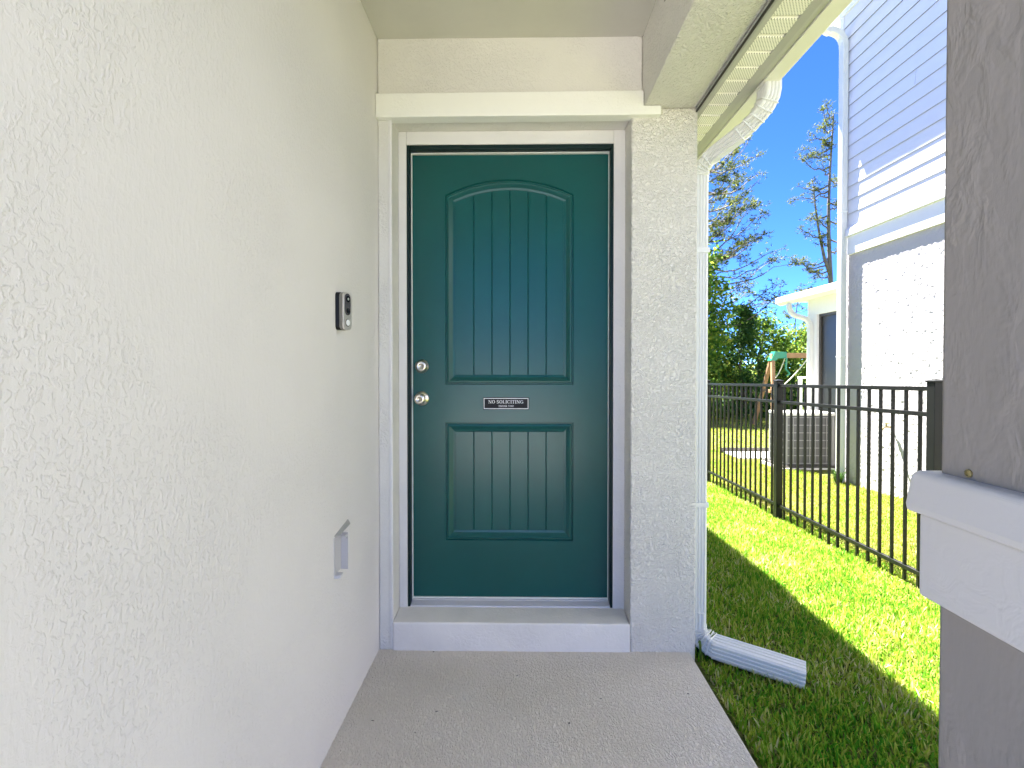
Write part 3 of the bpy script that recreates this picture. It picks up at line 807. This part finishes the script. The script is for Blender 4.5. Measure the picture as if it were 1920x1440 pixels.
nd = downspout(nb, [(4.285, 6.685, 5.5), (4.285, 6.685, gzn)], 0.095, 0.076, DY, None)
downspout(nd, [Vector((3.915, 6.65, 5.93)), Vector((3.92, 6.65, 5.85))] + arc_pts((3.93, 6.65, 5.78), (4.0, 6.66, 5.70), (4.08, 6.67, 5.68), 4) + e1, 0.097, 0.077, DY, None, 'elbow')
for z in (1.38, 3.3):
    mb = MB(); mb.box(4.2445, 4.3255, 6.6345, 6.7355, z, z + 0.02); mb.build('strap', M['white_metal'], nd, 0.002)
# garden tap
mb = MB(); mb.tube([(NX, 5.86, 0.55), (NX - 0.09, 5.86, 0.55), (NX - 0.11, 5.86, 0.52)], 0.011, 8); mb.tube([(NX - 0.06, 5.86, 0.55), (NX - 0.06, 5.86, 0.59)], 0.008, 6)
mb.lathe([(0.025, 0.0), (0.025, 0.008)], (NX - 0.06, 5.86, 0.59), 'z', 10); mb.build('garden_tap', M['brass'], nb)
# screened porch at the rear
mb = MB(); mb.box(4.96, 5.2, 8.38, 8.66, -0.7, 2.14); mb.build('porch_post', M['n_trim'], nb, 0.004)
mb = MB(); mb.box(4.97, 5.2, 6.85, 8.66, 2.1405, 2.42); mb.build('porch_beam', M['n_trim'], nb, 0.004)
mb = MB(); mb.box(5.03, 5.06, 6.85, 8.378, -0.35, 2.139); scr = mb.build('screen', M['screen'], nb)
mb = MB()
for y0, y1, z0, z1 in ((8.335, 8.379, -0.35, 2.139), (6.85, 8.334, 2.095, 2.139), (6.85, 8.334, -0.35, -0.30), (7.55, 7.59, -0.299, 2.094)):
    mb.box(5.0, 5.029, y0, y1, z0, z1)
mb.build('screen_frame', M['bronze'], scr, 0.002)
mb = MB(); mb.prism([(4.62, 2.50), (4.62, 2.40), (4.70, 2.36), (4.74, 2.36), (4.74, 2.50)], 'y', 6.83, 9.06); mb.build('gutter', M['white_metal'], nb, 0.004)
mb = MB(); mb.box(4.741, 5.2, 6.83, 9.02, 2.4205, 2.44); mb.build('soffit', M['soffit_plain'], nb)
mb = MB(); mb.prism([(4.70, 2.515), (4.70, 2.505), (8, 2.80), (8, 2.86)], 'y', 6.83, 9.06); mb.build('roof', M['white_metal'], nb)
mb = MB(); mb.box(5.2005, 8, 8.5, 8.64, -0.7, 2.5); mb.build('porch_wall', M['n_trim'], nb)
w = arc_pts((4.68, 8.72, 2.36), (4.68, 8.71, 2.16), (4.80, 8.60, 2.12), 5) + arc_pts((4.83, 8.56, 2.10), (4.925, 8.50, 2.06), (4.925, 8.50, 1.9), 5)
downspout(nb, w + [Vector((4.925, 8.50, GZ(4.9, 8.5)))], 0.085, 0.062, DY, None)

# ---- air conditioner
acz = GZ(4.5, 8.0)
ac = thing('air_conditioner', (4.49, 8.0, acz), 'grey louvred air conditioner on a slab by the neighbouring house', 'air conditioner')
mb = MB(); mb.box(4.02, 5.0, 7.66, 8.36, acz - 0.05, acz + 0.035); mb.build('slab', M['concrete'], ac, 0.006)
mb = MB(); mb.box(4.05, 4.96, 7.69, 8.33, acz + 0.036, acz + 0.062); mb.build('base_rail', M['bronze'], ac, 0.004)
Z0, Z1 = acz + 0.063, 0.50
mb = MB(); mb.box(4.14, 4.86, 7.775, 8.235, Z0, Z1 - 0.002); mb.build('cabinet', M['ac_body'], ac)
mb = MB(); mb.box(4.115, 4.885, 7.75, 8.26, Z1, Z1 + 0.045); mb.build('lid', M['white_metal'], ac, 0.006)
for x, y in ((4.12, 7.755), (4.84, 7.755), (4.12, 8.215), (4.84, 8.215)):
    mb = MB(); mb.box(x, x + 0.04, y, y + 0.04, Z0, Z1 - 0.001); mb.build('corner_post', M['ac_grille'], ac, 0.003)
nv, nh = 8, 6
hb = MB(); hb.box(4.161, 4.839, 7.758, 7.772, -0.006, 0.006)
for k in range(nh + 1):
    z = Z0 + 0.03 + k * (Z1 - Z0 - 0.06) / nh
    q = MB(); q.box(4.161, 4.839, 7.758, 7.770, z - 0.006, z + 0.006); q.build('louvre', M['ac_grille'], ac)
    q = MB(); q.box(4.122, 4.134, 7.797, 8.213, z - 0.006, z + 0.006); q.build('louvre', M['ac_grille'], ac)
for k in range(1, nv):
    x = 4.161 + k * 0.678 / nv
    q = MB(); q.box(x - 0.005, x + 0.005, 7.7515, 7.757, Z0 + 0.02, Z1 - 0.02); q.build('guard_wire', M['ac_grille'], ac)
for k in range(1, 5):
    y = 7.797 + k * 0.416 / 5
    q = MB(); q.box(4.1145, 4.121, y - 0.005, y + 0.005, Z0 + 0.02, Z1 - 0.02); q.build('guard_wire', M['ac_grille'], ac)

# ---- pad with black edging further back
pz = GZ(4.3, 9.4)
pad = thing('stepping_pad', (4.25, 9.3, pz), 'low pale concrete pad with black edging on the neighbouring lawn', 'pad')
mb = MB(); mb.box(3.85, 4.75, 8.75, 9.45, pz - 0.05, pz + 0.035); mb.build('slab', M['concrete'], pad, 0.006)
mb = MB(); mb.box(3.82, 4.85, 9.455, 9.485, pz - 0.05, pz + 0.10); mb.build('edging', M['bronze'], pad, 0.004)

# ---- swing set
sw = thing('swing_set', (8.3, 15.2, GZ(8.3, 15.2)), 'wooden swing set with green corner bracket standing before the trees', 'swing set')
def bar(mb, p, q, w, h): mb.sweep([p, q], rect_sec(w, h), (0, 0, 1) if abs((Vector(q) - Vector(p)).normalized().z) < 0.7 else (0, 1, 0))
gs = GZ(8, 15); tz = 1.62
mb = MB(); bar(mb, (7.78, 15.2, tz), (10.6, 15.6, tz), 0.15, 0.10); mb.build('crossbeam', M['wood'], sw, 0.006)
for (xa, ya) in ((7.32, 14.4), (7.55, 16.1)):
    mb = MB(); bar(mb, (7.68, 15.2, tz + 0.03), (xa, ya, gs), 0.10, 0.10); mb.build('leg', M['wood'], sw, 0.006)
mb = MB(); bar(mb, (10.7, 15.6, tz), (10.9, 14.6, gs), 0.10, 0.10); mb.build('leg', M['wood'], sw, 0.006)
mb = MB(); bar(mb, (10.7, 15.6, tz), (10.9, 16.6, gs), 0.10, 0.10); mb.build('leg', M['wood'], sw, 0.006)
mb = MB(); bar(mb, (7.40, 14.75, 0.55), (7.62, 15.75, 0.55), 0.09, 0.05); mb.build('cross_brace', M['wood'], sw, 0.006)
mb = MB(); mb.prism([(7.58, tz - 0.16), (7.72, tz - 0.16), (7.80, tz - 0.09), (8.05, tz - 0.09), (8.05, tz + 0.10), (7.70, tz + 0.12)], 'y', 15.08, 15.34); mb.build('corner_bracket', M['green_plastic'], sw, 0.008)
for x0, x1, z1 in ((8.05, 7.62, 0.9), (8.75, 7.55, 0.45)):
    mb = MB(); pts = [Vector((x0, 15.2, tz - 0.08)).lerp(Vector((x1, 15.0, z1)), s / 6) - Vector((0, 0, 0.10 * math.sin(math.pi * s / 6))) for s in range(7)]
    mb.tube(pts, 0.016, 6); mb.build('rope', M['rope'], sw)
mb = MB(); mb.tube([(8.02, 15.05, tz - 0.08), (8.0, 15.05, tz - 0.42), (8.12, 15.05, tz - 0.55), (8.02, 15.05, tz - 0.62)], 0.03, 6); mb.build('swing_strap', M['green_plastic'], sw)
mb = MB(); mb.tube([(7.40, 14.6, 0.75), (7.62, 14.5, gs)], 0.05, 8); mb.build('slide_rail', M['rope'], sw)
wp = thing('white_post', (6.9, 12.2, GZ(6.9, 12.2)), 'short white post with a cap standing behind the screened porch', 'post')
gp = GZ(6.9, 12.2)
mb = MB(); mb.box(6.80, 6.87, 12.16, 12.23, gp - 0.1, 0.98); mb.build('shaft', M['n_trim'], wp, 0.004)
mb = MB(); mb.box(6.79, 7.05, 12.15, 12.24, 0.981, 1.03); mb.build('cap', M['n_trim'], wp, 0.004)

# ================================================================== grass
def blades(name, n, sampler, hmin, hmax, wid, m, label=None, lean=0.6):
    x, y = sampler(n); n = len(x); z = ground_z(x, y)
    ang = rng.uniform(0, 2 * np.pi, n); h = rng.uniform(hmin, hmax, n); w = wid * rng.uniform(0.7, 1.25, n)
    la = rng.uniform(0, 2 * np.pi, n); ln = np.abs(rng.normal(0, lean, n)).clip(0, 1.5)
    hv = 0.5 + 0.5 * np.sin(x * 5.1 + 1.7 * np.sin(y * 3.3)) * np.sin(y * 4.3 + 1.3 * np.sin(x * 6.1)); h = h * (0.72 + 0.5 * hv)
    sx, sy = np.cos(ang), np.sin(ang); lx, ly = np.cos(la), np.sin(la)
    V = np.zeros((n, 7, 3))
    for i, (f, ww) in enumerate(((0.0, 0.8), (0.4, 1.0), (0.75, 0.75), (1.0, 0.0))):
        out = h * np.sin(ln) * f ** 1.6; up = h * (f * np.cos(ln * 0.75 * f))
        cx, cy, cz = x + lx * out, y + ly * out, z - 0.006 + up
        if i < 3:
            V[:, 2 * i] = np.stack([cx - sx * w * ww / 2, cy - sy * w * ww / 2, cz], -1)
            V[:, 2 * i + 1] = np.stack([cx + sx * w * ww / 2, cy + sy * w * ww / 2, cz], -1)
        else: V[:, 6] = np.stack([cx, cy, cz], -1)
    base = (np.arange(n) * 7)[:, None]
    quads = np.concatenate([base + np.array([0, 1, 3, 2]), base + np.array([2, 3, 5, 4])], 1).reshape(-1, 4)
    tris = (base + np.array([4, 5, 6]))
    me = bpy.data.meshes.new(name)
    nl = quads.size + tris.size
    me.vertices.add(n * 7); me.vertices.foreach_set('co', V.reshape(-1))
    me.loops.add(nl); me.loops.foreach_set('vertex_index', np.concatenate([quads.reshape(-1), tris.reshape(-1)]).astype(np.int32))
    npoly = len(quads) + len(tris); me.polygons.add(npoly)
    st = np.concatenate([np.arange(len(quads)) * 4, quads.size + np.arange(len(tris)) * 3]).astype(np.int32)
    me.polygons.foreach_set('loop_start', st)
    me.update(calc_edges=True); me.validate()
    me.materials.append(m)
    me.polygons.foreach_set('use_smooth', [True] * len(me.polygons))
    o = bpy.data.objects.new(name, me); COL.objects.link(o)
    put(o, None, label, 'grass', kind='stuff'); return o
def near_lawn(n):
    y = 1.15 + (7.6 - 1.15) * rng.uniform(0, 1, n) ** 1.75; x = rng.uniform(0.775, 2.62, n)
    k = (x < 0.92 * y + 0.45) & ~((x < 1.2) & (x > 0.80) & (np.abs(y - (2.19 - (x - 0.85) * 0.50)) < 0.055) & (rng.uniform(0, 1, n) < 0.97)); return x[k], y[k]
def far_lawn(n):
    y = 2.3 + 8.0 * rng.uniform(0, 1, n) ** 1.5; x = rng.uniform(2.45, 4.36, n)
    k = (x < 0.95 * y) & ~((x > 3.85) & (y > 8.7) & (y < 9.5)) & ~((x > 4.0) & (y > 7.64) & (y < 8.4)); return x[k], y[k]
def back_lawn(n):
    y = 7.0 + 14.0 * rng.uniform(0, 1, n) ** 1.2; x = rng.uniform(0.8, 12.0, n)
    k = (x < 0.72 * y + 0.5) & ((y > 10) | (x < 2.5) | (y > 9.5)) & (x > 0.28 * y); return x[k], y[k]
blades('grass', 115000, near_lawn, 0.022, 0.060, 0.0068, M['grass'], 'thick green lawn running between the porch and the black fence')
blades('grass', 80000, far_lawn, 0.018, 0.046, 0.0065, M['grass_dry'], 'yellowish lawn behind the black fence')
blades('grass', 60000, back_lawn, 0.025, 0.06, 0.016, M['grass_dry'], 'sunny back lawn before the trees')
# dark soil gap and dry leaves where the downspout bends are left to the ground material

def tuft(loc, label, hh=0.26, n=40):
    w = thing('grass_tuft', loc, label, 'plant')
    mb = MB()
    for i in range(n):
        a = random.uniform(0, 6.28); L = hh * random.uniform(0.5, 1.0); o = random.uniform(0.2, 0.75) * L
        d = Vector((math.cos(a), math.sin(a), 0)); s = Vector((-d.y, d.x, 0)) * 0.006
        b = Vector(loc) + d * random.uniform(0, 0.04)
        p1 = b + d * o * 0.35 + Vector((0, 0, L * 0.65)); p2 = b + d * o + Vector((0, 0, L * random.uniform(0.6, 1.0)))
        mb.add([b - s, b + s, p1 + s * 0.9, p1 - s * 0.9, p2], [(0, 1, 2, 3), (3, 2, 4)])
    mb.build('leaves', M['leaf_dark'], w, fix=False)
tuft((4.22, 6.62, GZ(4.22, 6.62) - 0.01), 'spiky green grass clump at the foot of the far downspout', 0.30, 60)
tuft((0.815, 2.19, -0.045), 'thin weed tuft growing beside the near downspout elbow', 0.17, 14)

# ================================================================== trees
def tri_cloud(name, centers, sizes, m, parent, flat=0.35, asp=0.55):
    """leaf-sized faces (folded diamonds) at given centres"""
    c = np.asarray(centers); n = len(c); off = np.zeros(3); p = parent
    while p: off += np.array(p.location); p = p.parent
    d = rng.normal(size=(n, 3)); d /= np.linalg.norm(d, axis=1)[:, None]
    e = rng.normal(size=(n, 3)); e -= d * (d * e).sum(1)[:, None]; e /= np.linalg.norm(e, axis=1)[:, None]
    s = np.asarray(sizes)[:, None]
    V = np.stack([c - d * s * 0.5, c + e * s * asp * 0.5, c + d * s * 0.5, c - e * s * asp * 0.5], 1) - off
    me = bpy.data.meshes.new(name)
    me.from_pydata(V.reshape(-1, 3).tolist(), [], (np.arange(n * 4).reshape(-1, 4)).tolist())
    me.materials.append(m); o = bpy.data.objects.new(name, me); COL.objects.link(o); o.parent = parent
    return o

def leafy_tree(loc, h, shape, nclump, nleaf, leaf, m, label, name='leafy_tree', trunk_r=0.12, cat='tree', bark='bark', csize=0.42, low=0.0):
    """shape(t) -> crown radius at height fraction t"""
    x0, y0 = loc; z0 = GZ(x0, y0)
    t = thing(name, (x0, y0, z0), label, cat)
    mb = MB(); P = [Vector((x0 + 0.1 * math.sin(s * 1.3), y0 + 0.08 * math.cos(s * 1.7), z0 - 0.1 + h * 0.92 * s / 6)) for s in range(7)]
    mb.tube(P, [trunk_r * (1 - 0.9 * s / 6) for s in range(7)], 7); mb.build('trunk', M[bark], t, smooth=True)
    cs = []; lm = MB()
    for k in range(nclump):
        f = low + (1 - low) * (rng.uniform() ** 0.9); r = shape(f) * rng.uniform(0.35, 1.0) ** 0.6; a = rng.uniform(0, 2 * np.pi)
        c = np.array([x0 + r * math.cos(a), y0 + r * math.sin(a), z0 + h * f]); cs.append(c)
        if k % 3 == 0:
            b = Vector((x0, y0, z0 + h * max(0.05, f - 0.12)))
            mid = b.lerp(Vector(c), 0.5) + Vector((0, 0, 0.05)); lm.tube([b, mid, Vector(c)], [trunk_r * 0.3 * (1 - 0.5 * f), trunk_r * 0.2 * (1 - 0.5 * f), 0.008], 5, False)
    lm.build('limbs', M[bark], t, fix=False)
    pts = []; sz = []
    for c in cs:
        q = csize * rng.uniform(0.6, 1.3)
        k = int(nleaf * rng.uniform(0.6, 1.4)); pts.append(c + rng.normal(size=(k, 3)) * q * np.array([0.5, 0.5, 0.36])); sz.append(leaf * rng.uniform(0.6, 1.3, k))
    tri_cloud('crown', np.concatenate(pts), np.concatenate(sz), m, t)
    return t

def pine(loc, h, limbs, label, trunk_r=0.13, lean=(0, 0), fork=None, tuft_n=16, nl=0.15, group=None, clump=0.20, name='pine_tree'):
    """limbs: (height fraction, azimuth deg, length, rise at the tip, number of tufts)"""
    x0, y0 = loc; z0 = GZ(x0, y0)
    t = thing(name, (x0, y0, z0), label, 'tree', group)
    def axis(f): return Vector((x0 + lean[0] * f + 0.12 * math.sin(f * 7), y0 + lean[1] * f, z0 + h * f))
    mb = MB(); mb.tube([axis(s / 10) for s in range(11)], [trunk_r * (1 - 0.85 * s / 10) for s in range(11)], 8)
    if fork:
        f0, dx, f1 = fork; mb.tube([axis(f0 + (f1 - f0) * s / 5) + Vector((dx * (s / 5) ** 0.7, 0, 0)) for s in range(6)], [trunk_r * 0.5 * (1 - 0.7 * s / 5) for s in range(6)], 6)
    mb.build('trunk', M['bark_grey'], t, smooth=True)
    lm = MB(); tips = []
    def limb(b, az, L, rise, nt, r):
        bend = random.uniform(-0.35, 0.35); pts = []; N = 9
        for q in range(N):
            u = q / (N - 1); a = R(az) + bend * u
            d = Vector((math.cos(a), math.sin(a), 0))
            sag = -0.16 * L * math.sin(math.pi * min(1, u * 1.15)) + rise * u ** 2.2
            pts.append(b + d * L * u + Vector((0, 0, sag)) + Vector((random.gauss(0, .03), random.gauss(0, .03), random.gauss(0, .035))) * min(1, 3 * u))
        lm.tube(pts, [r * (1 - 0.82 * q / (N - 1)) for q in range(N)], 5, False)
        for k in range(nt):
            u = 1.0 if k == 0 else random.uniform(0.3, 1.0) ** 0.8; i = min(N - 2, int(u * (N - 1))); pp = pts[i].lerp(pts[i + 1], u * (N - 1) - i)
            if k == 0: tips.append(pp); continue
            tw = (0.16 + 0.20 * L * (1.1 - u)) * random.uniform(0.6, 1.3)
            sd = Vector((random.uniform(-1, 1), random.uniform(-1, 1), random.uniform(-0.35, 0.7))).normalized() * tw
            q2 = pp + sd; mid = pp.lerp(q2, 0.5) + Vector((0, 0, -0.04))
            lm.tube([pp, mid, q2], [0.011, 0.008, 0.004], 3, False)
            tips.append(q2)
            if random.random() < 0.6: tips.append(mid + Vector((random.gauss(0, .08), random.gauss(0, .08), random.gauss(0, .06))))
    tips += [axis(1.0)] + [axis(random.uniform(0.9, 1.0)) + Vector((random.gauss(0, .12), random.gauss(0, .12), random.uniform(0, .25))) for _ in range(8)]
    if fork: tips += [axis(fork[0] + (fork[2] - fork[0]) * u) + Vector((fork[1] * u ** 0.7 + random.gauss(0, .22), random.gauss(0, .2), random.gauss(0.1, .2))) for u in np.linspace(0.45, 1.0, 16)]
    for f, az, L, rise, nt in limbs: limb(axis(f), az, L, rise, nt, trunk_r * 0.26)
    lm.build('limbs', M['bark_grey'], t, fix=False)
    V = []; Fc = []
    for q in tips:
        cl = clump * random.uniform(0.6, 1.25)
        for _ in range(random.randint(2, 5)):
            cc = q + Vector((random.gauss(0, 1), random.gauss(0, 1), random.gauss(0.2, 0.7))) * cl * 0.55
            for j in range(tuft_n // 2):
                d = Vector((random.gauss(0, 1), random.gauss(0, 1), random.gauss(0.35, 0.9))).normalized(); s = d.orthogonal().normalized() * 0.017
                L = nl * random.uniform(0.6, 1.1); k = len(V); c = cc
                V += [tuple(c - s), tuple(c + s), tuple(c + d * L)]; Fc.append((k, k + 1, k + 2))
    off = t.location; me = bpy.data.meshes.new('crown'); me.from_pydata([tuple(Vector(v) - off) for v in V], [], Fc); me.materials.append(M['needle'])
    o = bpy.data.objects.new('crown', me); COL.objects.link(o); o.parent = t
    return t

# big leafy tree half hidden by the downspout
leafy_tree((5.9, 18.5), 7.0, lambda f: 1.75 * math.sin(math.pi * min(1, 0.12 + 0.86 * f)) ** 0.6, 210, 70, 0.17, M['leaf_dense'],
           'tall dense green tree partly hidden behind the near downspout', csize=0.5, low=0.02)
leafy_tree((8.55, 19.2), 4.3, lambda f: 0.15 + 1.0 * (1 - f) ** 0.8, 90, 70, 0.13, M['leaf_dark'], 'dark green conical young tree rising above the fence', 'conical_tree', csize=0.34, low=0.05, trunk_r=0.08)
leafy_tree((9.75, 20.2), 4.1, lambda f: 1.15 * math.sin(math.pi * min(1, 0.25 + 0.68 * f)) ** 0.6, 110, 70, 0.14, M['leaf_dense'], 'broad round green tree between conical tree and yellowish tree', csize=0.42, low=0.02)
leafy_tree((11.3, 20.6), 3.5, lambda f: 1.0 * math.sin(math.pi * min(1, 0.25 + 0.68 * f)) ** 0.6, 90, 65, 0.13, M['leaf_bright'], 'yellowish green bushy tree beside the screened porch', csize=0.4, low=0.02)
leafy_tree((7.5, 19.8), 3.1, lambda f: 1.0 * math.sin(math.pi * min(1, 0.3 + 0.6 * f)) ** 0.6, 80, 65, 0.13, M['leaf_bright'], 'bright green shrubby tree at the foot of the tall dense tree', 'bushy_tree', csize=0.4, low=0.02)
leafy_tree((13.4, 22.0), 4.2, lambda f: 1.4 * math.sin(math.pi * min(1, 0.25 + 0.68 * f)) ** 0.6, 60, 60, 0.16, M['leaf_dense'], 'green tree hidden mostly behind the screened porch roof', csize=0.45, low=0.02)
# undergrowth
pts = []; N = 9000
ux_ = rng.uniform(2.5, 17, N); uy_ = rng.uniform(19.0, 23.5, N) + 0.4 * np.sin(ux_ * 2); uh = (1.15 + 0.5 * np.sin(ux_ * 1.3) + 0.25 * np.sin(ux_ * 3.7 + 1)) * rng.uniform(0, 1, N) ** 0.8
uc = np.stack([ux_, uy_, ground_z(ux_, uy_) + uh], -1)
o = tri_cloud('undergrowth', uc, 0.22 * rng.uniform(0.5, 1.3, N), M['leaf_dark'], None)
put(o, None, 'dark tangled undergrowth along the back of the lawn', 'undergrowth', kind='stuff')
N = 16000
ax = rng.uniform(-40, 60, N); ay = rng.uniform(34, 44, N); ah = (2.6 + 1.3 * np.sin(ax * 0.37) + 0.8 * np.sin(ax * 0.9 + 1)) * rng.uniform(0, 1, N) ** 0.7
o = tri_cloud('treeline', np.stack([ax, ay, ground_z(ax, ay) + ah], -1), 0.55 * rng.uniform(0.5, 1.3, N), M['leaf_dense'], None)
put(o, None, 'far mass of green woodland behind the garden trees', 'woodland', kind='stuff')

# pines
random.seed(21)
L2 = []
for f in np.linspace(0.40, 0.66, 12):      # long thin nearly bare boughs
    L2.append((float(f), random.uniform(-38, 18), random.uniform(2.4, 3.7), random.uniform(-0.3, 0.9), random.randint(6, 10)))
for f in np.linspace(0.62, 0.99, 22):      # fuller upper boughs
    L2.append((float(f), random.uniform(-60, 40), random.uniform(1.6, 3.4) * (1.5 - 0.75 * f), random.uniform(0.0, 0.8), random.randint(9, 15)))
for f in np.linspace(0.45, 0.98, 14):
    L2.append((float(f), random.uniform(110, 250), random.uniform(1.4, 2.8) * (1.3 - 0.6 * f), random.uniform(0.0, 0.8), random.randint(6, 10)))
pine((7.0, 20.0), 10.2, L2, 'pine with long sparse drooping branches reaching past the near downspout', 0.17)
L3 = []
for f in np.linspace(0.40, 0.99, 30):
    L3.append((float(f), random.choice([random.uniform(140, 225), random.uniform(150, 215), random.uniform(-40, 40)]), random.uniform(0.7, 2.7) * (1.25 - 0.75 * f), random.uniform(-0.4, 0.7), random.randint(6, 12)))
pine((14.85, 24.0), 14.2, L3, 'tall slender pine showing bare trunk beside the neighbouring house corner', 0.17, fork=(0.46, -0.75, 0.76))
L4 = [(float(f), random.uniform(0, 360), random.uniform(0.5, 1.1) * (1.2 - 0.6 * f), 0.3, 3) for f in np.linspace(0.4, 0.98, 12)]
pine((13.3, 24.0), 5.9, L4, 'small thin pine with sparse twigs above the screened porch gutter', 0.07)

print('tris', sum(len(o.data.polygons) for o in scene.objects if o.type == 'MESH'))
